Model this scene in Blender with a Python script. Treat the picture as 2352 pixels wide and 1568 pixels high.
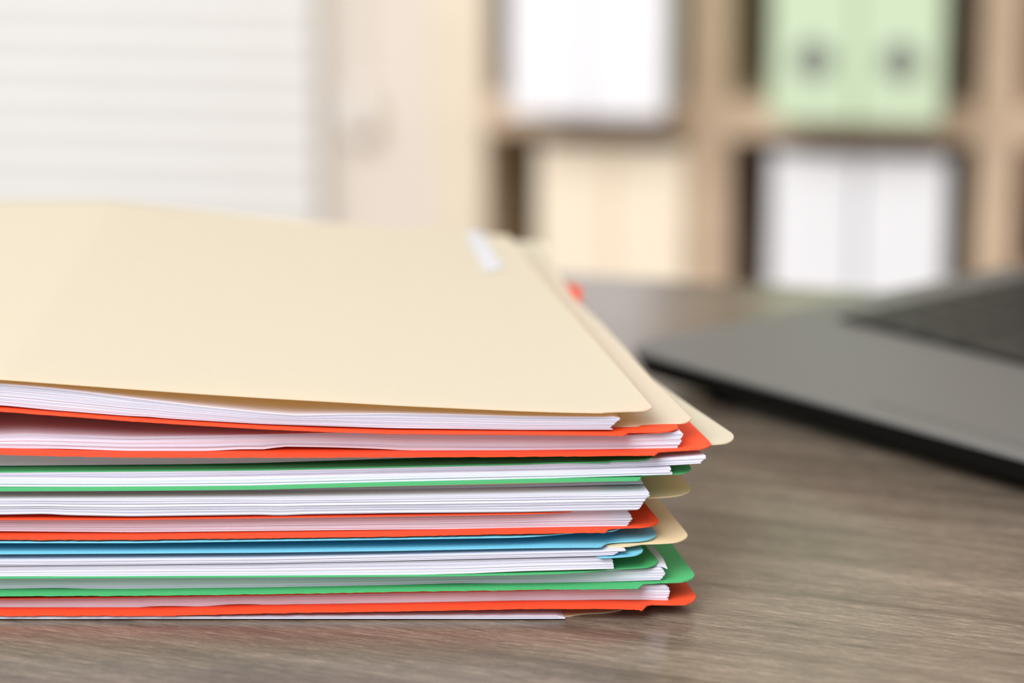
import bpy, math, random
import numpy as np
from mathutils import Vector
random.seed(7); rng = np.random.RandomState(11)
for o in list(bpy.data.objects): bpy.data.objects.remove(o)
S = bpy.context.scene; COL = S.collection

# ------------------------------------------------------------------ camera
F = 100.0 / 36.0 * 2352.0            # focal length in photo pixels
PITCH = math.radians(13.8)
CP = np.array([0.0, -0.777, 0.2736])  # desk top is z = 0, front of the pile is y = 0
cam_d = bpy.data.cameras.new('camera'); cam = bpy.data.objects.new('camera', cam_d); COL.objects.link(cam)
cam.location = CP; cam.rotation_euler = (math.radians(90) - PITCH, 0, 0)
cam_d.lens = 100; cam_d.sensor_width = 36; cam_d.clip_start = 0.02; cam_d.clip_end = 30
cam_d.dof.use_dof = True; cam_d.dof.focus_distance = 0.815; cam_d.dof.aperture_fstop = 4.6
S.camera = cam
# ------------------------------------------------------------------ world, lights, exposure
w = bpy.data.worlds.new('world'); S.world = w; w.use_nodes = True
w.node_tree.nodes['Background'].inputs[0].default_value = (1.0, 0.985, 0.97, 1)
w.node_tree.nodes['Background'].inputs[1].default_value = 0.63
def area(name, loc, target, sx, sy, power, col):
    l = bpy.data.lights.new(name, 'AREA'); l.shape = 'RECTANGLE'; l.size = sx; l.size_y = sy
    l.energy = power; l.color = col
    o = bpy.data.objects.new(name, l); COL.objects.link(o); o.location = loc
    o.rotation_euler = (Vector(target) - Vector(loc)).to_track_quat('-Z', 'Y').to_euler()
    return o
area('added_key_light', (-1.05, -1.6, 1.75), (0.22, 0.65, -0.1), 2.2, 1.5, 100, (0.97, 0.98, 1.0))  # unseen soft key added behind the camera, no window stands there
area('added_fill_light', (0.3, 0.5, 2.0), (0.3, 0.75, 0), 1.4, 1.4, 5, (1.0, 0.97, 0.93))  # unseen weak fill added overhead, not a lamp of the room
vs = S.view_settings; vs.view_transform = 'Standard'; vs.look = 'None'; vs.exposure = 0.0; vs.gamma = 1.0
vs.use_curve_mapping = False

# ------------------------------------------------------------------ helpers
def ray(px, py):
    a = (px - 1176) / F; b = (py - 784) / F
    return np.array([a, math.cos(PITCH) - b * math.sin(PITCH), -math.sin(PITCH) - b * math.cos(PITCH)])
def atY(px, py, Y):                  # photo point standing at distance Y
    d = ray(px, py); t = (Y - CP[1]) / d[1]; return CP + t * d
def atZ(px, py, Z):                  # photo point lying at height Z
    d = ray(px, py); t = (Z - CP[2]) / d[2]; return CP + t * d
def onS(px, py, zf):                 # photo point lying on a gently waved sheet z = zf(x)
    z = zf(atY(px, py, 0.0)[0])
    for _ in range(8):
        p = atZ(px, py, z); z = zf(p[0])
    return np.array([p[0], p[1], z])
def tag(o, label=None, cat=None, group=None, kind=None):
    if label: o['label'] = label
    if cat: o['category'] = cat
    if group: o['group'] = group
    if kind: o['kind'] = kind
    return o
def empty(name, loc=(0, 0, 0), rz=0.0):
    o = bpy.data.objects.new(name, None); COL.objects.link(o); o.location = loc; o.rotation_euler = (0, 0, rz)
    o.empty_display_size = 0.02
    return o
def link(name, me, mat, parent=None, smooth=False):
    me.materials.append(mat); o = bpy.data.objects.new(name, me); COL.objects.link(o)
    if parent is not None: o.parent = parent
    if smooth: me.polygons.foreach_set('use_smooth', [True] * len(me.polygons))
    return o
def local(parent, V):                # world coordinates to the coordinates of an unrotated parent
    return V - np.array(parent.location) if parent is not None else V

class MB:
    def __init__(s): s.v = []; s.f = []
    def box(s, x0, x1, y0, y1, z0, z1, bev=0.0):
        b = min(bev, (x1 - x0) / 2.01, (y1 - y0) / 2.01, (z1 - z0) / 2.01)
        n = len(s.v)
        if b <= 0:
            for z in (z0, z1):
                for (x, y) in ((x0, y0), (x1, y0), (x1, y1), (x0, y1)): s.v.append((x, y, z))
            s.f += [tuple(n + i for i in q) for q in ((3, 2, 1, 0), (4, 5, 6, 7), (0, 1, 5, 4), (1, 2, 6, 5), (2, 3, 7, 6), (3, 0, 4, 7))]
            return s
        rings = []
        for (ins, z) in ((b, z0), (0.3 * b, z0 + 0.3 * b), (0, z0 + b), (0, z1 - b), (0.3 * b, z1 - 0.3 * b), (b, z1)):
            ring = []
            for (cx, cy, a0) in ((x1 - b, y1 - b, 0), (x0 + b, y1 - b, 90), (x0 + b, y0 + b, 180), (x1 - b, y0 + b, 270)):
                for a in (0, 45, 90):
                    r = b - ins if ins < b else 0.0
                    t = math.radians(a0 + a); ring.append((cx + r * math.cos(t), cy + r * math.sin(t), z))
            rings.append(ring)
        s.loft(rings); return s
    def loft(s, rings, caps=True):
        n = len(s.v); k = len(rings[0])
        for r in rings: s.v += [tuple(p) for p in r]
        for i in range(len(rings) - 1):
            for j in range(k):
                a = n + i * k + j; b = n + i * k + (j + 1) % k
                s.f.append((a, b, b + k, a + k))
        if caps:
            s.f.append(tuple(n + j for j in reversed(range(k)))); s.f.append(tuple(n + (len(rings) - 1) * k + j for j in range(k)))
        return s
    def cyl(s, p, axis, r0, r1, h, k=20):
        ax = Vector(axis).normalized(); u = ax.orthogonal().normalized(); v = ax.cross(u); p = Vector(p)
        rr = []
        for (t, r) in ((0, r0), (1, r1)):
            rr.append([tuple(p + ax * h * t + (u * math.cos(2 * math.pi * i / k) + v * math.sin(2 * math.pi * i / k)) * r) for i in range(k)])
        return s.loft(rr)
    def rev(s, prof, c, k=24):       # turned about the vertical axis
        return s.loft([[(c[0] + r * math.cos(2 * math.pi * i / k), c[1] + r * math.sin(2 * math.pi * i / k), c[2] + z) for i in range(k)] for (r, z) in prof])
    def build(s, name, mat, parent=None, smooth=False):
        me = bpy.data.meshes.new(name); me.from_pydata(s.v, [], s.f); me.update()
        return link(name, me, mat, parent, smooth)

def slab(name, G, th, mat, parent=None):
    """thin curved sheet: G[nu, nv, 3] lies on its under side, th is its thickness (number or [nu])"""
    nu, nv = G.shape[:2]
    T = np.full(nu, th) if np.isscalar(th) else th
    top = G.copy(); top[:, :, 2] += T[:, None]
    org = np.array(parent.location) if parent is not None else np.zeros(3)
    me = bpy.data.meshes.new(name)
    if parent is None:
        org = np.array([G[:, :, 0].mean(), G[:, :, 1].mean(), G[:, :, 2].min()])
    V = np.concatenate([G.reshape(-1, 3), top.reshape(-1, 3)]) - org
    N = nu * nv; f = []
    idx = lambda i, j: i * nv + j
    for i in range(nu - 1):
        for j in range(nv - 1):
            a, b, c, d = idx(i, j), idx(i + 1, j), idx(i + 1, j + 1), idx(i, j + 1)
            f.append((N + a, N + b, N + c, N + d)); f.append((d, c, b, a))
    per = [idx(i, 0) for i in range(nu)] + [idx(nu - 1, j) for j in range(1, nv)] + [idx(i, nv - 1) for i in range(nu - 2, -1, -1)] + [idx(0, j) for j in range(nv - 2, 0, -1)]
    for a, b in zip(per, per[1:] + per[:1]): f.append((a, b, N + b, N + a))
    me.from_pydata(V.tolist(), [], f); me.update()
    o = link(name, me, mat, parent)
    if parent is None: o.location = org
    return o

# ------------------------------------------------------------------ materials
def new_mat(name):
    m = bpy.data.materials.new(name); m.use_nodes = True
    return m, m.node_tree.nodes, m.node_tree.links, m.node_tree.nodes['Principled BSDF']
def fibre(name, col, rough=0.75, var=0.06, transl=0.0, tcol=None, bump=0.06, scale=900, spec=0.3):
    m, N, L, P = new_mat(name)
    tc = N.new('ShaderNodeTexCoord'); n = N.new('ShaderNodeTexNoise'); n.inputs['Scale'].default_value = scale; n.inputs['Detail'].default_value = 4
    L.new(tc.outputs['Object'], n.inputs['Vector'])
    r = N.new('ShaderNodeValToRGB')
    r.color_ramp.elements[0].position = 0.3; r.color_ramp.elements[1].position = 0.7
    r.color_ramp.elements[0].color = (*[c * (1 - var) for c in col], 1)
    r.color_ramp.elements[1].color = (*[min(1, c * (1 + var)) for c in col], 1)
    L.new(n.outputs['Fac'], r.inputs[0]); L.new(r.outputs[0], P.inputs['Base Color'])
    P.inputs['Roughness'].default_value = rough; P.inputs['Specular IOR Level'].default_value = spec
    if bump:
        b = N.new('ShaderNodeBump'); b.inputs['Strength'].default_value = bump; b.inputs['Distance'].default_value = 0.0003
        L.new(n.outputs['Fac'], b.inputs['Height']); L.new(b.outputs[0], P.inputs['Normal'])
    if transl > 0:
        t = N.new('ShaderNodeBsdfTranslucent'); t.inputs[0].default_value = (*(tcol or col), 1)
        mx = N.new('ShaderNodeMixShader'); mx.inputs[0].default_value = transl
        L.new(P.outputs[0], mx.inputs[1]); L.new(t.outputs[0], mx.inputs[2])
        L.new(mx.outputs[0], N['Material Output'].inputs['Surface'])
    return m
def plain(name, col, rough=0.5, spec=0.5, metal=0.0, var=0.04, scale=40):
    m = fibre(name, col, rough, var, bump=0.02, scale=scale, spec=spec)
    m.node_tree.nodes['Principled BSDF'].inputs['Metallic'].default_value = metal
    return m
PAPER = fibre('white_paper', (0.785, 0.775, 0.88), 0.85, 0.015, 0.12, (0.9, 0.88, 0.9), 0.03, 1500)
RED = fibre('red_card', (0.95, 0.085, 0.024), 0.65, 0.07, 0.06, (0.9, 0.03, 0.01), 0.15, 1400)
GREEN = fibre('green_card', (0.082, 0.49, 0.178), 0.65, 0.07, 0.06, (0.05, 0.5, 0.1), 0.15, 1400)
BLUE = fibre('blue_card', (0.20, 0.61, 0.79), 0.65, 0.07, 0.05, (0.08, 0.5, 0.8), 0.15, 1400)
MANILA = fibre('manila_card', (0.785, 0.82, 0.70), 0.7, 0.02, 0.42, (1.0, 0.66, 0.20), 0.05, 1200)
BUFF = fibre('buff_card', (0.96, 0.81, 0.52), 0.7, 0.02, 0.24, (0.9, 0.58, 0.22), 0.05, 1200)
LABELW = plain('white_label', (0.60, 0.60, 0.63), 0.5)

def wood(name, c0, c1, c2, grain_rz, along, across, rough, bump=0.06, fine=1.0):
    m, N, L, P = new_mat(name)
    tc = N.new('ShaderNodeTexCoord')
    def mapped(sx, sy):
        r = N.new('ShaderNodeMapping'); r.vector_type = 'TEXTURE'; r.inputs['Rotation'].default_value = (0, 0, grain_rz)
        L.new(tc.outputs['Object'], r.inputs['Vector'])
        mp = N.new('ShaderNodeMapping'); mp.inputs['Scale'].default_value = (sx, sy, sy); L.new(r.outputs[0], mp.inputs['Vector'])
        return mp.outputs[0]
    def noise(sx, sy, det, dist=0.0, rg=0.6):
        n = N.new('ShaderNodeTexNoise'); n.inputs['Scale'].default_value = 1; n.inputs['Detail'].default_value = det
        n.inputs['Distortion'].default_value = dist; n.inputs['Roughness'].default_value = rg
        L.new(mapped(sx, sy), n.inputs['Vector']); return n.outputs['Fac']
    broad = noise(along, across, 5, 0.6)
    r = N.new('ShaderNodeValToRGB'); e = r.color_ramp.elements
    e[0].position = 0.32; e[0].color = (*c0, 1); e[1].position = 0.68; e[1].color = (*c2, 1)
    x = e.new(0.5); x.color = (*c1, 1)
    L.new(broad, r.inputs[0])
    fn = noise(along * 7, across * 8, 5, 0.3, 0.75)
    r2 = N.new('ShaderNodeValToRGB'); r2.color_ramp.elements[0].position = 0.35; r2.color_ramp.elements[1].position = 0.7
    r2.color_ramp.elements[0].color = (0.70, 0.69, 0.68, 1); r2.color_ramp.elements[1].color = (1.25, 1.24, 1.22, 1)
    L.new(fn, r2.inputs[0])
    mx = N.new('ShaderNodeMix'); mx.data_type = 'RGBA'; mx.blend_type = 'MULTIPLY'; mx.inputs['Factor'].default_value = fine
    L.new(r.outputs[0], mx.inputs['A']); L.new(r2.outputs[0], mx.inputs['B'])
    out = mx.outputs['Result']
    sc = noise(along * 16, across * 30, 4, 0.1, 0.85)           # fine pale hairlines and dark pores
    r3 = N.new('ShaderNodeValToRGB'); el = r3.color_ramp.elements
    el[0].position = 0.39; el[0].color = (0.40, 0.38, 0.37, 1); el[1].position = 0.63; el[1].color = (2.3, 2.2, 2.1, 1)
    a = el.new(0.45); a.color = (1, 1, 1, 1); a = el.new(0.55); a.color = (1, 1, 1, 1)
    L.new(sc, r3.inputs[0])
    m2 = N.new('ShaderNodeMix'); m2.data_type = 'RGBA'; m2.blend_type = 'MULTIPLY'; m2.inputs['Factor'].default_value = fine
    L.new(out, m2.inputs['A']); L.new(r3.outputs[0], m2.inputs['B'])
    L.new(m2.outputs['Result'], P.inputs['Base Color'])
    P.inputs['Roughness'].default_value = rough
    b = N.new('ShaderNodeBump'); b.inputs['Strength'].default_value = bump; b.inputs['Distance'].default_value = 0.0004
    L.new(fn, b.inputs['Height'])
    b2 = N.new('ShaderNodeBump'); b2.inputs['Strength'].default_value = bump * 3 * fine; b2.inputs['Distance'].default_value = 0.0002
    L.new(sc, b2.inputs['Height']); L.new(b.outputs[0], b2.inputs['Normal']); L.new(b2.outputs[0], P.inputs['Normal'])
    return m
DESKW = wood('desk_laminate', (0.130, 0.101, 0.078), (0.188, 0.150, 0.115), (0.255, 0.206, 0.160), math.radians(-21), 6, 80, 0.17)
DESKW.node_tree.nodes['Principled BSDF'].inputs['Specular IOR Level'].default_value = 0.9
OAK = wood('pale_oak', (0.58, 0.43, 0.30), (0.63, 0.475, 0.335), (0.68, 0.52, 0.37), math.radians(0), 6, 30, 0.55, 0.05, 0.25)
OAK_LIT = wood('pale_oak_lit', (0.77, 0.66, 0.51), (0.80, 0.69, 0.54), (0.83, 0.72, 0.57), 0, 6, 30, 0.55, 0.05, 0.15)  # paler oak: window light on the left side panel put into its colour
WALLM = plain('cream_wall_paint', (0.80, 0.73, 0.66), 0.9, 0.2, var=0.02, scale=8)
FLOORM = wood('floor_boards', (0.30, 0.22, 0.15), (0.36, 0.27, 0.19), (0.42, 0.32, 0.23), 0, 2, 12, 0.5)
FRAMEM = plain('white_window_paint', (0.85, 0.82, 0.78), 0.5)
SLATM = fibre('blind_slat', (0.88, 0.87, 0.85), 0.6, 0.01, 0.15, (0.95, 0.93, 0.88), 0.0, 20)
TAPEM = plain('blind_tape', (0.84, 0.83, 0.80), 0.8, 0.1)
WBIND = plain('white_binder_card', (0.90, 0.90, 0.93), 0.45)
GBIND = plain('pale_green_binder_card', (0.60, 0.74, 0.52), 0.5)
YBIND = plain('cream_binder_card', (0.97, 0.84, 0.66), 0.5)
METAL = plain('steel', (0.55, 0.56, 0.55), 0.35, 0.5, 1.0)
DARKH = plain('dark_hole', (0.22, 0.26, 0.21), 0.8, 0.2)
LAPD = plain('laptop_grey', (0.185, 0.183, 0.175), 0.42, 0.5, 0.35, 0.02, 300)
LAPB = plain('laptop_black', (0.006, 0.0055, 0.005), 0.6, 0.1)
KEYM = plain('laptop_key', (0.025, 0.025, 0.023), 0.45, 0.4)
SCREENM = plain('laptop_screen', (0.012, 0.014, 0.013), 0.2, 0.5)
g, N_, L_, P_ = new_mat('window_glass'); P_.inputs['Transmission Weight'].default_value = 1; P_.inputs['Roughness'].default_value = 0; P_.inputs['IOR'].default_value = 1.05
GLASS = g

# ------------------------------------------------------------------ room (its axes are turned a little against the camera)
RA = math.radians(-9.5)
R0 = atY(1645, 275, 1.13)                        # where the middle shelf post meets the board
ux = np.array([math.cos(RA), math.sin(RA), 0]); uy = np.array([-math.sin(RA), math.cos(RA), 0])
room = lambda x, y, z: tuple(R0 + x * ux + y * uy + np.array([0, 0, z]))
FLOOR_Z = -0.82
fz = FLOOR_Z - R0[2]
def rbuild(mb, name, mat, kind='structure', **k):
    o = mb.build(name, mat, None, **k); o.location = R0; o.rotation_euler = (0, 0, RA)
    if kind: o['kind'] = kind
    return o
SD = 0.24                                         # depth of the shelf unit
WY = SD + 0.02                                    # wall plane
WX0, WX1 = -1.75, -0.365                          # window opening, left of the shelf
WZ0, WZ1 = -0.45, 1.25
wall = MB()
wall.box(-3.2, WX0, WY, WY + 0.12, fz, 1.9).box(WX1, 2.6, WY, WY + 0.12, fz, 1.9)
wall.box(WX0, WX1, WY, WY + 0.12, fz, WZ0).box(WX0, WX1, WY, WY + 0.12, WZ1, 1.9)
rbuild(wall, 'wall_back', WALLM)
rbuild(MB().box(-3.2, 2.6, -4.2, WY + 0.12, fz - 0.05, fz), 'floor', FLOORM)
rbuild(MB().box(-3.2, WX1 + 2.86, WY - 0.015, WY, fz, fz + 0.08, 0.004), 'baseboard_back', FRAMEM)
win = empty('window_1', R0, RA); win['kind'] = 'structure'
fr = MB(); t = 0.05
fr.box(WX0, WX0 + t, WY + 0.03, WY + 0.09, WZ0, WZ1, 0.004).box(WX1 - t, WX1, WY + 0.03, WY + 0.09, WZ0, WZ1, 0.004)
fr.box(WX0 + t, WX1 - t, WY + 0.03, WY + 0.09, WZ0, WZ0 + t, 0.004).box(WX0 + t, WX1 - t, WY + 0.03, WY + 0.09, WZ1 - t, WZ1, 0.004)
fr.box(-0.505, -0.455, WY + 0.03, WY + 0.09, WZ0 + t, WZ1 - t, 0.004)
fr.build('window_frame', FRAMEM, win)
MB().box(WX0 + t, WX1 - t, WY + 0.058, WY + 0.062, WZ0 + t, WZ1 - t).build('pane', GLASS, win)
MB().box(WX0 - 0.04, WX1 + 0.03, WY - 0.05, WY + 0.03, WZ0 - 0.025, WZ0, 0.006).build('window_sill', FRAMEM, win)

# venetian blind in front of the window
bl = empty('window_blind', room(-0.78, WY - 0.0225, WZ1), RA)
tag(bl, 'white horizontal slat blind lowered over the bright window left of the bookshelf', 'blind')
BX0, BX1 = -0.78, 0.452                            # in blind coordinates
MB().box(BX0, BX1, -0.02, 0.022, -0.002, 0.04, 0.004).build('head_rail', FRAMEM, bl)
nsl = 66; pit = 0.0245
for i in range(nsl):
    zc = -0.02 - i * pit; m = MB(); tl = math.radians(74)
    pts = []
    for k in range(7):
        q = (k / 6 - 0.5) * 0.027; bow = 0.0018 * (1 - (2 * k / 6 - 1) ** 2)
        pts.append((q * math.cos(tl) - bow * math.sin(tl), -q * math.sin(tl) * -1 + bow * math.cos(tl)))
    def ring(x): return [(x, a, zc + b) for a, b in pts] + [(x, a, zc + b - 0.0006) for a, b in reversed(pts)]
    m.loft([ring(BX0 + 0.005), ring(BX1 - 0.005)])
    m.build('slat', SLATM, bl)
for tx in (-0.55, -0.30):
    MB().box(tx - 0.012, tx + 0.012, -0.0165, -0.0158, -0.02 - nsl * pit, 0).build('ladder_tape', TAPEM, bl)
MB().box(BX0, BX1, -0.012, 0.012, -0.045 - nsl * pit, -0.028 - nsl * pit, 0.004).build('bottom_rail', FRAMEM, bl)
# pull cord with tassel, hanging in front of the blind's right end
pc = atY(803, 215, R0[1] + (WY - 0.07) * math.cos(RA) + 0.075)
cz = -(bl.location.z - pc[2])
inv = lambda p: ((p[0] - bl.location.x) * math.cos(-RA) - (p[1] - bl.location.y) * math.sin(-RA), (p[0] - bl.location.x) * math.sin(-RA) + (p[1] - bl.location.y) * math.cos(-RA))
lx, ly = inv(pc)
pcx = lx
cord = MB().cyl((pcx, 0.0088, cz), (0, 0, 1), 0.0012, 0.0012, -cz).build('pull_cord', TAPEM, bl)
MB().rev([(0.002, 0.004), (0.007, 0.0), (0.010, -0.010), (0.013, -0.030), (0.0125, -0.036), (0.004, -0.038)], (pcx, 0.0088, cz), 20).build('tassel', FRAMEM, cord, smooth=True)

# ------------------------------------------------------------------ bookshelf
sh = empty('bookshelf', room(0, 0, fz), RA); SZ = -fz    # shelf coordinates: z measured from the board seen in the photo
tag(sh, 'pale oak open shelf unit holding pairs of ring binders behind the desk', 'bookshelf')
def sbox(name, x0, x1, z0, z1, y0=0.0, y1=SD, mat=OAK, bev=0.0015):
    return MB().box(x0, x1, y0, y1, z0 + SZ, z1 + SZ, bev).build(name, mat, sh)
PX = [(-0.197, -0.159), (-0.021, 0.009), (0.175, 0.201), (0.345, 0.376)]
PT = 0.025
BZ = [fz, -0.364, -PT / 2, 0.335, 0.69]
for i, (a, b) in enumerate(PX): sbox('side_panel' if i in (0, 3) else 'upright', a, b, fz, BZ[-1] + PT, mat=OAK_LIT if i == 0 else OAK)
for z in BZ:
    for i in range(3): sbox('shelf_board', PX[i][1], PX[i + 1][0], z, z + PT)
sbox('back_panel', PX[0][0], PX[3][1], fz, BZ[-1] + PT, SD, SD + 0.008, bev=0)

def binder(label, x, z, wd, hh, dd, yf, mat, group, hole=True, rx=0.0):
    """lever arch file standing spine outwards; x, z: left bottom of the spine in shelf coordinates"""
    b = empty('ring_binder', room(x + wd / 2, yf, z), RA + rx); tag(b, label, 'binder', group)
    h = wd / 2
    # rounded spine
    rings = []
    for zz in (0, hh):
        r = [(-h, 0.004, zz)] + [(h * math.cos(math.radians(180 - a)), -0.0015 * math.sin(math.radians(a)), zz) for a in range(20, 161, 20)] + [(h, 0.004, zz)]
        rings.append(r + [(h, 0.006, zz), (-h, 0.006, zz)])
    MB().loft(rings).build('spine', mat, b)
    for s in (-1, 1):
        x0, x1 = (-h, -h + 0.0022) if s < 0 else (h - 0.0022, h)
        MB().box(x0, x1, 0.0062, dd, 0, hh, 0.0008).build('cover', mat, b)
    MB().box(-h + 0.006, h - 0.006, 0.02, dd - 0.012, 0.003, hh - 0.012).build('pages', PAPER, b)
    if hole:
        hr = MB(); k = 24; rr = []
        for (ri, yy) in ((0.0095, -0.0035), (0.0095, -0.0052), (0.0125, -0.0052), (0.0125, -0.0035)):
            rr.append([(ri * math.cos(2 * math.pi * i / k), yy, 0.041 + ri * math.sin(2 * math.pi * i / k)) for i in range(k)])
        hr.loft(rr + [rr[0]], caps=False).build('finger_ring', METAL, b)
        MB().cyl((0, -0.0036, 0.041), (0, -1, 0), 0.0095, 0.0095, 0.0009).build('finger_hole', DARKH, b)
    return b
BT = PT / 2 + 0.0004
gW = 'white binders in the upper left compartment'; gG = 'pale green binders in the upper right compartment'
YF = -0.075
for k in range(2):
    binder(('white binder standing next to the left side panel, upper left compartment', 'white binder standing next to the middle upright, upper left compartment')[k],
           -0.130 + k * 0.0519, BT, 0.0517, 0.318, 0.285, YF, WBIND, gW, hole=False)
    binder(('pale green binder with a finger hole, next to the middle upright', 'pale green binder with a finger hole, right one of the pair')[k],
           0.0410 + k * 0.0556, BT, 0.0553, 0.318, 0.285, YF + 0.005, GBIND, gG)
    binder(('cream binder in the lower left compartment, left one of the pair', 'cream binder in the lower left compartment, right one of the pair')[k],
           -0.1210 + k * 0.0517, -0.364 + PT + 0.0004, 0.0515, 0.321, 0.245, -0.015, YBIND, 'cream binders in the lower left compartment', hole=False)
    binder(('white binder in the lower right compartment, nearer the middle upright', 'white binder in the lower right compartment, right one of the pair')[k],
           0.0385 + k * 0.0600, -0.364 + PT + 0.0004, 0.0585, 0.319, 0.245, -0.015, WBIND, 'white binders in the lower right compartment')

# ------------------------------------------------------------------ desk
DA = math.radians(-16)
desk = empty('desk', (0, 0, FLOOR_Z)); tag(desk, 'desk with grey-brown wood grain top carrying the folder pile and laptop', 'desk')
bk1 = atZ(1750, 652, 0); bk2 = atZ(2150, 674, 0); dd = (bk2 - bk1) / np.linalg.norm(bk2 - bk1)
nn = np.array([dd[1], -dd[0], 0])                # towards the camera
def dk(a, b): return bk1 + dd * a + nn * b
me = MB()
crn = [dk(-0.95, 0), dk(0.75, 0), dk(0.75, 0.68), dk(-0.95, 0.68)]
HT = -FLOOR_Z
rings = []
for (ins, z) in ((0, HT - 0.025), (0, HT - 0.001), (0.001, HT)):
    r = [dk(0.75 - ins, ins), dk(-0.95 + ins, ins), dk(-0.95 + ins, 0.68 - ins), dk(0.75 - ins, 0.68 - ins)]
    rings.append([(p[0], p[1], z) for p in r])
me.loft(rings).build('desk_top', DESKW, desk)
for (a, b) in ((-0.90, 0.05), (0.70, 0.05), (-0.90, 0.63), (0.70, 0.63)):
    c = dk(a, b); rr = []
    for z in (0, HT - 0.0252): rr.append([(c[0] + 0.025 * math.cos(q), c[1] + 0.025 * math.sin(q), z) for q in [math.pi / 10 * i for i in range(20)]])
    MB().loft(rr).build('leg', LAPB, desk)

# ------------------------------------------------------------------ laptop
LZ = 0.0165
c0 = atZ(1425, 792, LZ); e1 = atZ(2352, 1048, LZ) - c0; e1 /= np.linalg.norm(e1)
e2 = np.array([-e1[1], e1[0], 0])
lap = empty('laptop', (c0[0], c0[1], 0), math.atan2(e1[1], e1[0]))
tag(lap, 'open grey laptop with black keyboard on the desk right of the folders', 'laptop')
LW, LD = 0.335, 0.225
def rrect(x0, x1, y0, y1, r, z, ins=0.0):
    out = []
    for (cx, cy, a0) in ((x1 - r, y1 - r, 0), (x0 + r, y1 - r, 90), (x0 + r, y0 + r, 180), (x1 - r, y0 + r, 270)):
        for a in range(0, 91, 15):
            q = math.radians(a0 + a); out.append((cx + (r - ins) * math.cos(q), cy + (r - ins) * math.sin(q), z))
    return out
MB().loft([rrect(0, LW, 0, LD, 0.012, 0.0045, 0.010), rrect(0, LW, 0, LD, 0.012, 0.0065, 0.004), rrect(0, LW, 0, LD, 0.012, 0.0145, 0.0)]).build('base', LAPB, lap)
MB().loft([rrect(0, LW, 0, LD, 0.012, 0.0146, 0.0), rrect(0, LW, 0, LD, 0.012, LZ - 0.0005, 0.0), rrect(0, LW, 0, LD, 0.012, LZ, 0.001)]).build('deck', LAPD, lap)
KX0, KX1, KY0, KY1 = 0.022, LW - 0.022, 0.092, 0.205
kb = MB().loft([rrect(KX0, KX1, KY0, KY1, 0.004, LZ + 0.0001), rrect(KX0, KX1, KY0, KY1, 0.004, LZ + 0.0004)]).build('keyboard', LAPB, lap)
rows = 6; kp = (KX1 - KX0 - 0.004) / 15
for r in range(rows):
    y = KY0 + 0.002 + r * 0.0184
    ks = [(i, 1) for i in range(15)] if r else [(0, 1), (1, 1), (2, 1), (3, 6), (9, 1), (10, 1), (11, 1), (12, 1), (13, 1), (14, 1)]
    for (i, wd) in ks:
        x = KX0 + 0.002 + i * kp
        MB().box(x + 0.001, x + wd * kp - 0.001, y + 0.001, y + 0.0174, LZ + 0.00045, LZ + 0.0019, 0.0006).build('key', KEYM, kb)
MB().loft([rrect(LW / 2 - 0.052, LW / 2 + 0.052, 0.012, 0.078, 0.003, LZ + 0.0001), rrect(LW / 2 - 0.052, LW / 2 + 0.052, 0.012, 0.078, 0.003, LZ + 0.0003)]).build('touchpad', LAPD, lap)
MB().cyl((0.03, LD + 0.001, LZ + 0.001), (1, 0, 0), 0.005, 0.005, LW - 0.06).build('hinge', LAPB, lap)
# lid leans back
la = math.radians(20)
lid = MB(); rr = []
for off in (0.0, 0.006):
    base = rrect(0, LW, 0, 0.222, 0.010, 0)
    rr.append([(x, LD + 0.002 + math.sin(la) * y + math.cos(la) * off, LZ + 0.004 + math.cos(la) * y - math.sin(la) * off) for (x, y, z) in base])
lidob = lid.loft(rr).build('lid', LAPB, lap)
rr = []
for off in (-0.0006, -0.0001):
    base = rrect(0.008, LW - 0.008, 0.016, 0.214, 0.003, 0)
    rr.append([(x, LD + 0.002 + math.sin(la) * y + math.cos(la) * off, LZ + 0.004 + math.cos(la) * y - math.sin(la) * off) for (x, y, z) in base])
MB().loft(rr).build('screen', SCREENM, lidob)
for (x, y) in ((0.03, 0.025), (LW - 0.03, 0.025), (0.03, LD - 0.025), (LW - 0.03, LD - 0.025)):
    MB().cyl((x, y, 0.0001), (0, 0, 1), 0.006, 0.006, 0.0045).build('rubber_foot', LAPB, lap)

# ------------------------------------------------------------------ the pile of folders
XL = -0.215
XG = np.linspace(XL - 0.01, 0.12, 670)
def smooth(a, k=9):
    kk = np.hanning(k + 2)[1:-1]; kk /= kk.sum(); p = np.pad(a, k // 2, mode='edge'); return np.convolve(p, kk, 'valid')
def zprof(pts, Y):                               # heights of an edge standing at distance Y, from its traced points
    q = np.array([atY(px, py, Y) for px, py in pts]); s = (q[1, 2] - q[0, 2]) / (q[1, 0] - q[0, 0])
    z = np.interp(XG, q[:, 0], q[:, 2])
    return smooth(z, 13)
FN = lambda z: (lambda x: np.interp(x, XG, z))
CT = 0.00034                                     # card thickness
EPS = 0.00004
class Layer: pass
layers = []                                      # bottom to top
def cover(key, mat, Y0, main, path, right, Yb=0.235, fold=None, rough=0.0):
    L = Layer(); L.kind = 'cover'; L.key = key; L.mat = mat; L.Y0 = Y0; L.main = main; L.path = path; L.right = right
    L.Yb = Yb; L.rough = rough; L.z = zprof(main, Y0); L.th = CT; layers.append(L); return L
def pack(key, n, bottom, ends, top=None, Y=None, jit=0.00012, slant=9.5, wave=0.5, jx=2.0, lift=None):
    L = Layer(); L.kind = 'pack'; L.key = key; L.n = n; L.bottom = bottom; L.ends = ends; L.top = top; L.Y = Y
    L.jit = jit; L.slant = slant; L.wave = wave; L.jx = jx; layers.append(L); return L

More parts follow.
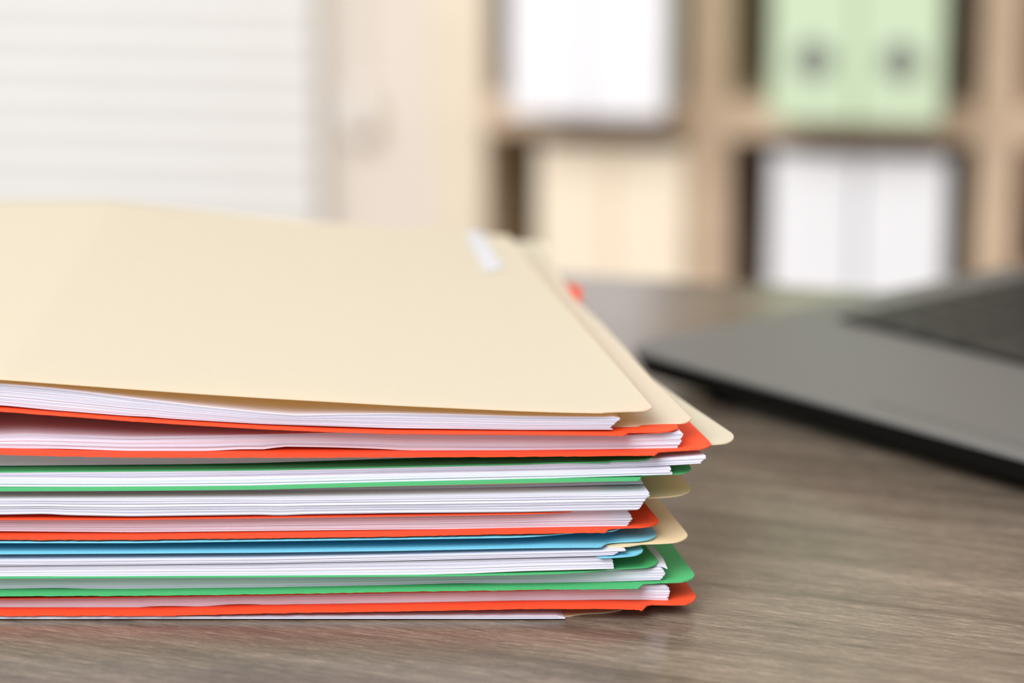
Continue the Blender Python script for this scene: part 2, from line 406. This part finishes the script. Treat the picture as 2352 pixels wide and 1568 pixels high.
# -- traced layers, bottom of the pile first
cover('J_back', BUFF, 0.003, [(0, 1418), (1280, 1417.6)], [(1302, 1417), (1340, 1411), (1380, 1409), (1405, 1406), (1428, 1401)], [(1440, 1385), (1400, 1330)])
pack('I', 10, [(0, 1424), (600, 1423.2), (1200, 1422.5), (1300, 1420.5)], [(0, 1300), (0.35, 1298), (0.7, 1288), (1, 1280)], Y=0.0)
cover('J_front', BUFF, 0.012, [(0, 1408), (600, 1398), (1200, 1388), (1480, 1385)], [], [(1400, 1330)])
cover('H_back', RED, -0.001, [(0, 1423), (150, 1420), (300, 1416), (600, 1408.5), (900, 1404), (1200, 1398.5), (1400, 1397.5), (1475, 1398.5), (1600, 1398)],
      [(1462, 1400), (1475, 1402), (1481, 1397), (1487, 1391.5), (1500, 1389.5), (1540, 1390), (1575, 1389), (1592, 1382), (1598, 1372), (1595, 1364)], [(1575, 1338), (1550, 1303)], rough=1)
pack('H', 26, [(0, 1400), (60, 1397), (165, 1397.5), (200, 1394), (260, 1394), (320, 1395.3), (345, 1391.5), (400, 1391), (470, 1392.5), (520, 1387.5), (570, 1386.5), (630, 1389), (670, 1386.5), (740, 1388), (900, 1385), (1200, 1380), (1400, 1376.5), (1500, 1377), (1533, 1380)],
     [(0, 1533), (0.3, 1535), (0.6, 1538), (0.85, 1534), (1, 1526)])
cover('H_front', RED, 0.002, [(0, 1376), (300, 1372.5), (600, 1367.5), (900, 1361.5), (1200, 1356.5), (1300, 1354), (1440, 1352), (1600, 1350)], [(1435, 1351), (1440, 1346)], [(1430, 1330)])
cover('G_back', GREEN, 0.0, [(0, 1369), (300, 1368), (600, 1364.5), (900, 1359), (1200, 1354.5), (1440, 1352), (1600, 1350)],
      [(1458, 1352.5), (1467, 1352), (1473, 1347), (1482, 1342), (1520, 1339.5), (1568, 1337), (1587, 1331), (1595, 1323), (1592, 1316)], [(1545, 1252), (1510, 1203)], rough=1)
pack('G', 18, [(0, 1351), (140, 1349), (200, 1351), (300, 1351), (600, 1348.7), (900, 1342), (1050, 1338), (1200, 1338), (1400, 1334.5), (1520, 1331)],
     [(0, 1519), (0.3, 1524), (0.6, 1528), (0.85, 1524), (1, 1516)])
cover('G_loose', PAPER, 0.006, [(0, 1316), (900, 1312), (1300, 1309), (1533, 1303)], [(1400, 1311), (1470, 1303), (1505, 1299), (1522, 1302), (1533, 1307)], [(1524, 1286), (1510, 1266), (1492, 1250), (1465, 1225)], Yb=0.21)
cover('G_front', GREEN, 0.0, [(0, 1337), (300, 1336), (600, 1331.5), (900, 1326), (1200, 1320), (1388, 1315.5), (1520, 1313)],
      [(1391, 1311), (1400, 1308), (1450, 1306), (1488, 1303.5), (1504, 1298), (1511, 1290), (1508, 1284)], [(1480, 1252), (1450, 1212)])
pack('P8', 26, [(0, 1329), (300, 1329), (600, 1325.5), (900, 1321), (1080, 1317), (1200, 1311.5), (1410, 1306.5)],
     [(0, 1410), (0.4, 1409), (0.8, 1406), (1, 1402)], jit=0.00006, wave=0.25, jx=1.0)
cover('F_back', BLUE, 0.012, [(0, 1271), (600, 1266), (1200, 1254), (1400, 1250), (1480, 1248)],
      [(1385, 1282), (1412, 1281), (1440, 1279), (1462, 1276), (1474, 1270), (1477, 1264)], [(1470, 1254), (1440, 1215)])
pack('F', 18, [(0, 1298), (250, 1296.5), (370, 1299.5), (450, 1297), (600, 1293), (900, 1287), (1200, 1280), (1400, 1275), (1418, 1273)],
     [(0, 1408), (0.3, 1416), (0.55, 1418), (0.7, 1436), (0.85, 1437), (1, 1428)], jx=3)
cover('M7_back', BUFF, 0.012, [(0, 1262), (600, 1259), (1200, 1248), (1400, 1243), (1600, 1239)],
      [(1410, 1257), (1438, 1256), (1455, 1254), (1478, 1250.5), (1520, 1249), (1555, 1246), (1573, 1239), (1579, 1231), (1575, 1223)], [(1540, 1180), (1512, 1146), (1470, 1092)])
cover('M7_front', BUFF, 0.016, [(0, 1256), (600, 1252), (1200, 1241), (1440, 1236)], [(1400, 1236)], [(1360, 1180)])
cover('F_front', BLUE, 0.0, [(0, 1272.6), (300, 1271), (600, 1269), (900, 1265), (1200, 1259), (1380, 1256.5), (1520, 1254)],
      [(1372, 1257.5), (1382, 1256.5), (1389, 1251.5), (1402, 1247.5), (1430, 1245.5), (1468, 1243.5), (1494, 1239), (1507, 1231), (1507, 1224)], [(1495, 1211), (1460, 1165)])
cover('F0_back', BLUE, 0.02, [(0, 1214), (600, 1210), (1200, 1202), (1420, 1199)], [(1400, 1199)], [(1360, 1150)])
cover('F0_front', BLUE, 0.0, [(0, 1247), (300, 1247), (600, 1243), (900, 1239), (1200, 1234.5), (1308, 1231.5), (1500, 1228)],
      [(1312, 1226), (1330, 1223), (1380, 1222.5), (1405, 1221), (1421, 1216), (1427, 1210)], [(1410, 1185), (1380, 1145)])
cover('E_back', RED, 0.0, [(0, 1239.5), (300, 1239.5), (600, 1236), (900, 1232), (1200, 1226), (1370, 1223), (1540, 1221)],
      [(1381, 1223.5), (1391, 1223.5), (1396, 1218.5), (1410, 1214.5), (1450, 1213), (1485, 1211), (1504, 1206), (1513, 1199), (1510, 1192)], [(1480, 1156), (1450, 1118)], rough=1)
pack('E', 24, [(0, 1219.6), (300, 1222), (600, 1219), (900, 1216), (1200, 1213), (1390, 1211), (1442, 1209)],
     [(0, 1441), (0.25, 1448), (0.5, 1452), (0.75, 1446), (1, 1438)])
cover('E_front', RED, 0.001, [(0, 1194), (300, 1194), (600, 1190), (900, 1186), (1200, 1181.5), (1305, 1179), (1500, 1176)], [(1312, 1176), (1316, 1171)], [(1290, 1140)])
cover('D_back', BUFF, 0.010, [(0, 1175), (300, 1178), (600, 1174), (900, 1169), (1200, 1164), (1450, 1156), (1600, 1152)],
      [(1440, 1150), (1475, 1145), (1520, 1143.5), (1558, 1139.5), (1578, 1133), (1586, 1126), (1583, 1117)], [(1560, 1090), (1520, 1040)])
pack('D', 36, [(0, 1182), (110, 1180), (150, 1183), (300, 1186), (600, 1182), (640, 1184), (700, 1181), (900, 1178), (1200, 1176), (1340, 1175.5), (1450, 1174.5), (1466, 1172)],
     [(0, 1464), (0.2, 1474), (0.5, 1478), (0.7, 1484), (0.85, 1492), (1, 1490)], top=[(0, 1146), (600, 1143), (900, 1140), (1200, 1135.5), (1490, 1131)], jit=0.00015, wave=0.3)
pack('D_loose', 4, [(0, 1134), (600, 1129), (900, 1124), (1200, 1118), (1479, 1111)], [(0, 1479), (0.5, 1474), (1, 1450)], slant=8)
cover('D_front', BUFF, 0.002, [(0, 1127), (600, 1123), (900, 1117), (1200, 1111.5), (1375, 1106.5), (1500, 1103)], [(1385, 1104.5), (1395, 1101)], [(1375, 1070)])
cover('C_back', GREEN, 0.0, [(0, 1128), (300, 1127), (600, 1124), (900, 1116), (1200, 1109), (1400, 1105.5), (1600, 1104)],
      [(1462, 1104.5), (1470, 1103), (1473, 1096.5), (1480, 1094), (1540, 1090.5), (1568, 1088), (1582, 1083), (1587, 1077), (1582, 1069)], [(1560, 1040), (1530, 1000)])
pack('C_low', 9, [(0, 1117), (300, 1117.5), (600, 1114), (900, 1106), (1200, 1100), (1400, 1093.5), (1545, 1089)], [(0, 1546), (0.5, 1540), (1, 1541)],
     top=[(0, 1097), (300, 1099), (600, 1094.5), (900, 1088), (1200, 1082), (1350, 1079), (1541, 1074)])
pack('C_up', 11, [(0, 1093), (300, 1095), (600, 1091), (900, 1084), (1200, 1078), (1350, 1075), (1470, 1071.5), (1573, 1067), (1609, 1064)], [(0, 1608), (0.4, 1612), (0.6, 1621), (1, 1619)], slant=16,
     top=[(0, 1086), (600, 1081), (1200, 1068), (1400, 1060), (1500, 1053), (1622, 1046)])
cover('C_front', GREEN, 0.005, [(0, 1086), (300, 1088), (600, 1084.5), (900, 1078), (1200, 1071), (1389, 1067), (1450, 1062), (1500, 1056), (1622, 1048)],
      [(1395, 1062.5), (1410, 1060), (1450, 1059), (1480, 1057), (1497, 1052.5), (1502, 1047)], [(1485, 1025)])
cover('M3_back', MANILA, 0.014, [(0, 1063), (300, 1062), (600, 1056), (900, 1046), (1200, 1036), (1450, 1030), (1690, 1022)],
      [(1500, 1026), (1600, 1024), (1640, 1022), (1668, 1019), (1682, 1012), (1685, 1003), (1680, 996)], [(1589, 936), (1497, 871), (1400, 790)], Yb=0.20)
pack('P3', 2, [(0, 1069.6), (300, 1068), (600, 1063), (930, 1052), (1200, 1044)], [(0, 1330), (1, 1330)], slant=14)
cover('B_back', RED, 0.0, [(0, 1044), (150, 1048), (300, 1050.5), (600, 1051), (900, 1050), (1200, 1049), (1400, 1047), (1650, 1043)],
      [(1492, 1046), (1504, 1046), (1511, 1041.5), (1520, 1038.5), (1558, 1036), (1600, 1034), (1623, 1029.5), (1633, 1023), (1630, 1016)],
      [(1581, 968), (1488, 871), (1425, 804), (1335, 702), (1332, 684), (1340, 670), (1330, 660), (1300, 652)], Yb=0.22, rough=1)
pack('B', 30, [(0, 1029), (150, 1030), (300, 1035), (480, 1035), (560, 1031), (610, 1032), (645, 1025), (760, 1027), (860, 1030), (950, 1035), (1200, 1034), (1400, 1032), (1555, 1030)],
     [(0, 1554), (0.25, 1560), (0.45, 1565), (0.6, 1562), (0.75, 1570), (0.9, 1566), (1, 1558)], top=[(0, 999), (60, 996), (160, 999), (300, 1003), (450, 1000), (600, 997), (750, 993.5), (900, 993), (1200, 997), (1440, 999), (1560, 991)], wave=1.0)
cover('B_front', RED, 0.0, [(0, 945), (150, 956), (300, 967.5), (450, 977), (600, 985.5), (750, 992), (900, 996.5), (1200, 999), (1430, 1001), (1600, 1001)],
      [(1420, 1001), (1434, 1001), (1441, 997), (1450, 994.5), (1500, 994), (1535, 992), (1553, 987.5), (1558, 983), (1553, 976)], [(1530, 950), (1400, 800)], rough=0.6)
cover('A_back', MANILA, 0.008, [(0, 928), (150, 942), (300, 954), (600, 972), (900, 980), (1200, 982), (1400, 981), (1600, 980)],
      [(1440, 980.5), (1465, 979.5), (1480, 976), (1530, 974), (1565, 973.5), (1580, 970), (1588, 963)], [(1497, 871), (1436, 802), (1378, 741), (1321, 690), (1288, 640), (1262, 582), (1246, 556)], Yb=0.238)
pack('A', 34, [(0, 930.5), (150, 945), (300, 956), (340, 957), (400, 963), (600, 974), (900, 983.5), (1200, 987.5), (1404, 987)],
     [(0, 1407), (0.2, 1402), (0.4, 1406), (0.6, 1414), (0.8, 1425), (0.9, 1420), (1, 1412)],
     top=[(0, 880), (100, 888), (200, 899), (300, 912), (450, 930), (600, 946), (680, 952), (780, 950), (900, 948.5), (1050, 951), (1200, 955.5), (1412, 957)], wave=1.0)
cover('A_front', MANILA, 0.0, [(0, 872), (150, 883), (300, 894), (450, 904.5), (600, 914), (750, 922.5), (900, 931), (1050, 938), (1200, 944.5), (1300, 948), (1372, 950), (1500, 952)],
      [(1382, 949), (1400, 947.5), (1440, 946), (1472, 945), (1489, 942.5), (1497, 937), (1492, 930)], [(1380, 800), (1285, 690), (1205, 590), (1170, 545)], Yb=0.243)

# -- stack the heights so nothing sinks into the layer below it
prev = np.zeros_like(XG) + 0.00005
for i, L in enumerate(layers):
    if L.kind == 'cover':
        L.z = np.maximum(L.z, prev + EPS); prev = L.z + L.th
    else:
        f = FN(prev + EPS)
        if L.Y is None:
            ys = [onS(px, py, f)[1] for px, py in L.bottom if px > 250]
            L.Y = float(np.median(ys))
        L.Y = max(-0.002, min(0.03, L.Y))
        L.zb = np.maximum(zprof(L.bottom, L.Y), prev + EPS)
        nxt = layers[i + 1]
        if L.top is not None: zt = zprof(L.top, L.Y)
        elif nxt.kind == 'cover': zt = nxt.z - 2 * EPS
        else: zt = L.zb + 0.0003
        mn = 0.00008 * L.n
        L.zt = np.maximum(zt, L.zb + mn)
        prev = L.zt
        print(L.key, 'Y', round(L.Y, 4), 'sheet', np.round((L.zt - L.zb)[[100, 300, 440]] / L.n * 1000, 3))

def catmull(P, n=5):
    P = [np.array(p, float) for p in P]; Q = [2 * P[0] - P[1]] + P + [2 * P[-1] - P[-2]]; out = []
    for i in range(1, len(Q) - 2):
        for k in range(n):
            t = k / n; a, b, c, d = Q[i - 1:i + 3]
            out.append(0.5 * ((2 * b) + (c - a) * t + (2 * a - 5 * b + 4 * c - d) * t * t + (3 * b - a - 3 * c + d) * t ** 3))
    out.append(P[-1]); return np.array(out)

def build_cover(L, name, parent, drop=0.0):
    zf = FN(L.z); Y0 = L.Y0
    pth = [onS(px, py, zf) for px, py in L.path]
    # main edge runs up to the start of the traced tab
    if pth:
        x_end = pth[0][0] - 0.0006
    else:
        x_end = onS(*L.right[0], zf)[0] + 0.02
    xs = np.linspace(XL, x_end, 300 if L.rough else 120)
    y = np.full_like(xs, Y0)
    if pth:                                        # ease the straight edge into the first traced point
        dy = pth[0][1] - Y0; y += dy * np.clip((xs - (x_end - 0.02)) / 0.02, 0, 1) ** 2
    if L.rough:
        y += smooth(rng.randn(len(xs)), 3) * 0.00020 * L.rough
    pts = [np.array([a, b, 0]) for a, b in zip(xs, y)]
    if len(pth) > 1: pts += list(catmull(pth, 4))
    elif pth: pts += pth
    P = np.array(pts)
    if L.rough:
        k = len(xs); n = len(P) - k
        if n > 0: P[k:, 1] += rng.randn(n) * 0.00010 * L.rough
    R = np.array([P[-1]] + [onS(px, py, zf) for px, py in L.right])
    # carry the right edge on to the back of the folder
    if R[-1, 1] < L.Yb - 0.002:
        d = R[-1] - R[0]; d = d / max(abs(d[1]), 1e-4)
        sl = max(-0.32, min(-0.08, d[0]))
        R = np.vstack([R, [R[-1, 0] + sl * (L.Yb - R[-1, 1]), L.Yb, 0]])
    nv = 26
    tv = np.linspace(0, 1, nv)
    cum = np.concatenate([[0], np.cumsum(np.linalg.norm(np.diff(R[:, :2], axis=0), axis=1))]); cum /= cum[-1]
    Rv = np.stack([np.interp(tv, cum, R[:, 0]), np.interp(tv, cum, R[:, 1])], 1)
    nu = len(P)
    u = np.concatenate([[0], np.cumsum(np.linalg.norm(np.diff(P[:, :2], axis=0), axis=1))]); u /= u[-1]
    Q0 = np.array([XL, L.Yb]); Q1 = Rv[-1]
    G = np.zeros((nu, nv, 3))
    for j, v in enumerate(tv):
        base = P[:, :2] * (1 - v) + (Q0[None] * (1 - u[:, None]) + Q1[None] * u[:, None]) * v
        corr = Rv[j] - (P[-1, :2] * (1 - v) + Q1 * v)
        G[:, j, :2] = base + (u[:, None] ** 4) * corr[None]
    G[:, :, 2] = zf(G[:, :, 0])
    if L.key == 'A_front': G[:, :, 2] += 0.004 * (np.clip((0.02 - G[:, :, 0]) / 0.17, 0, 1) ** 1.3) * (np.clip(G[:, :, 1] / 0.24, 0, 1) ** 2)
    return slab(name, G, L.th, L.mat, parent)

def build_pack(L, label, group, name='paper_sheet'):
    n = L.n; x_all = None
    # uneven sheet spacing: a few clear gaps, the rest tight
    wts = 1 + 0.35 * rng.rand(n)
    cuts = np.concatenate([[0], np.cumsum(wts)]); cuts /= cuts[-1]
    ph = rng.rand(6) * 6.28; fr_ = np.array([14, 23, 37, 52, 71, 95])
    exb = [e[0] for e in L.ends]; exv = [e[1] for e in L.ends]
    shift = np.cumsum(rng.randn(n)) * L.jit * 0.3; shift -= np.linspace(shift[0], shift[-1], n)
    for k in range(n):
        tk = (cuts[k] + cuts[k + 1]) / 2
        px = np.interp(tk if n > 1 else 0, exb, exv) + rng.uniform(-1, 1) * L.jx
        zmid = np.interp(0.0, XG, L.zb) * (1 - tk) + np.interp(0.0, XG, L.zt) * tk
        Yk = L.Y + rng.randn() * L.jit + shift[k]
        Yk = max(Yk, L.Y - 0.0006)
        xr = (px - 1176) / F * (0.8 + Yk)
        for _ in range(3):
            q = atY(px, 784, Yk); zz = np.interp(xr, XG, L.zb) * (1 - tk) + np.interp(xr, XG, L.zt) * tk
            dep = np.dot(np.array([xr, Yk, zz]) - CP, [0, math.cos(PITCH), -math.sin(PITCH)]); xr = (px - 1176) / F * dep
        xs = np.linspace(XL + 0.006 * rng.rand(), xr, 80)
        a = cuts[k]; b = cuts[k + 1]
        def warp(t):                                # bundles that open and close along the edge
            w_ = sum(np.sin(xs * fr_[q] + ph[q] + (q % 3 + 1) * 3.0 * t) / (q + 1.5) for q in range(6))
            return t + 0.16 * L.wave * w_ * t * (1 - t)
        ta, tb = warp(np.full_like(xs, a)), warp(np.full_like(xs, b))
        H = np.interp(xs, XG, L.zt - L.zb); zb = np.interp(xs, XG, L.zb) + ta * H; zt = np.interp(xs, XG, L.zb) + tb * H
        fill = 0.985 if rng.rand() > 0.10 else 0.82
        th = np.maximum((zt - zb) * fill, 0.00005)
        nv = 6; Yb = 0.216 + rng.randn() * 0.0008
        G = np.zeros((len(xs), nv, 3)); sl = math.tan(math.radians(L.slant))
        wob = smooth(rng.randn(len(xs)), 15) * 0.00012
        for j in range(nv):
            v = j / (nv - 1); Y = Yk + (Yb - Yk) * v
            shx = -sl * (Y - Yk) * ((xs - XL) / (xr - XL))
            G[:, j, 0] = xs + shx; G[:, j, 1] = Y + (wob if j == 0 else 0)
            G[:, j, 2] = np.interp(G[:, j, 0], XG, L.zb) + (zb - np.interp(xs, XG, L.zb)) * 1.0
        # keep every row inside its own slot even where the pack changes height
        for j in range(1, nv):
            xj = G[:, j, 0]; Hj = np.interp(xj, XG, L.zt - L.zb); G[:, j, 2] = np.interp(xj, XG, L.zb) + np.interp(xj, xs, ta) * Hj
        o = slab(name, G, th, PAPER); lb_ = label
        if k == 0: lb_ = label.replace(SH, 'lowest white sheet of the pack ')
        elif k == n - 1: lb_ = label.replace(SH, 'topmost white sheet of the pack ')
        tag(o, lb_, 'paper sheet', group)

D = {L.key: L for L in layers}
def folder(label, front, back, drop=0.0, group=None):
    zc = float(np.interp(-0.05, XG, D[back].z))
    e = empty('file_folder', (-0.05, 0.1, zc)); tag(e, label, 'folder', group)
    b = build_cover(D[back], 'back_cover', e); f = build_cover(D[front], 'front_cover', e)
    return e, f, b
topf, ff, fb = folder('cream manila folder lying on top of the whole pile, covers bowed at the left', 'A_front', 'A_back')
folder('orange-red folder directly under the topmost cream folder', 'B_front', 'B_back')
m3 = empty('file_folder', (-0.05, 0.1, float(np.interp(-0.05, XG, D['M3_back'].z)))); build_cover(D['M3_back'], 'back_cover', m3)
tag(m3, 'cream folder turned askew under the upper red folder, pointed corner farthest right', 'folder')
folder('green folder in the upper half of the pile, under the askew cream folder', 'C_front', 'C_back')
folder('buff folder with a greenish lit corner, just under the upper green folder', 'D_front', 'D_back')
folder('orange-red folder in the middle of the pile, resting on the blue folders', 'E_front', 'E_back')
folder('thin blue folder, upper one of the two blue folders, directly under the middle red folder', 'F0_front', 'F0_back')
folder('blue folder holding papers, lower one of the two blue folders', 'F_front', 'F_back')
folder('buff folder tucked inside the lower blue folder, rounded corner sticking out right', 'M7_front', 'M7_back')
folder('green folder in the lower half of the pile, above the lowest red folder', 'G_front', 'G_back')
folder('orange-red folder lowest in the pile with torn front edge near the desk', 'H_front', 'H_back')
folder('buff folder at the very bottom of the pile, flat on the desk', 'J_front', 'J_back')
SH = 'white paper sheet in the pack '
for key, lab in (('A', 'inside the topmost cream folder'), ('B', 'inside the upper red folder'), ('P3', 'between the upper red and upper green folders'),
                 ('C_up', 'curling out far right of the upper green folder'), ('C_low', 'at the bottom of the upper green folder'),
                 ('D_loose', 'just under the buff front cover, set back'), ('D', 'forming the thick white block above the middle red folder'),
                 ('E', 'inside the middle red folder'), ('F', 'inside the lower blue folder'), ('P8', 'between the lower blue and lower green folders'),
                 ('G', 'inside the lower green folder'), ('H', 'inside the lowest red folder'), ('I', 'at the bottom next to the desk')):
    build_pack(D[key], SH + lab, 'sheets ' + lab)
tag(build_cover(D['G_loose'], 'paper_sheet', None), 'single white sheet with pointed corner poking out over the lower green cover', 'paper sheet')

# white index label on the topmost cover, near its far right corner
zt = FN(D['A_front'].z)
lab = [atZ(px, py, zt(0.0) + CT) for px, py in ((1068, 538), (1104, 538), (1156, 620), (1114, 630))]
me = MB(); top = [(p[0] - topf.location.x, p[1] - topf.location.y, p[2] - topf.location.z) for p in lab]
zz = [float(zt(p[0])) + CT + 0.0003 - topf.location.z for p in lab]
r0 = [(p[0], p[1], z) for p, z in zip(top, zz)]; r1 = [(a, b, c + 0.0003) for a, b, c in r0]
lb = me.loft([r0[::-1], r1[::-1]]).build('label', LABELW, topf); lb['label'] = 'white index label'
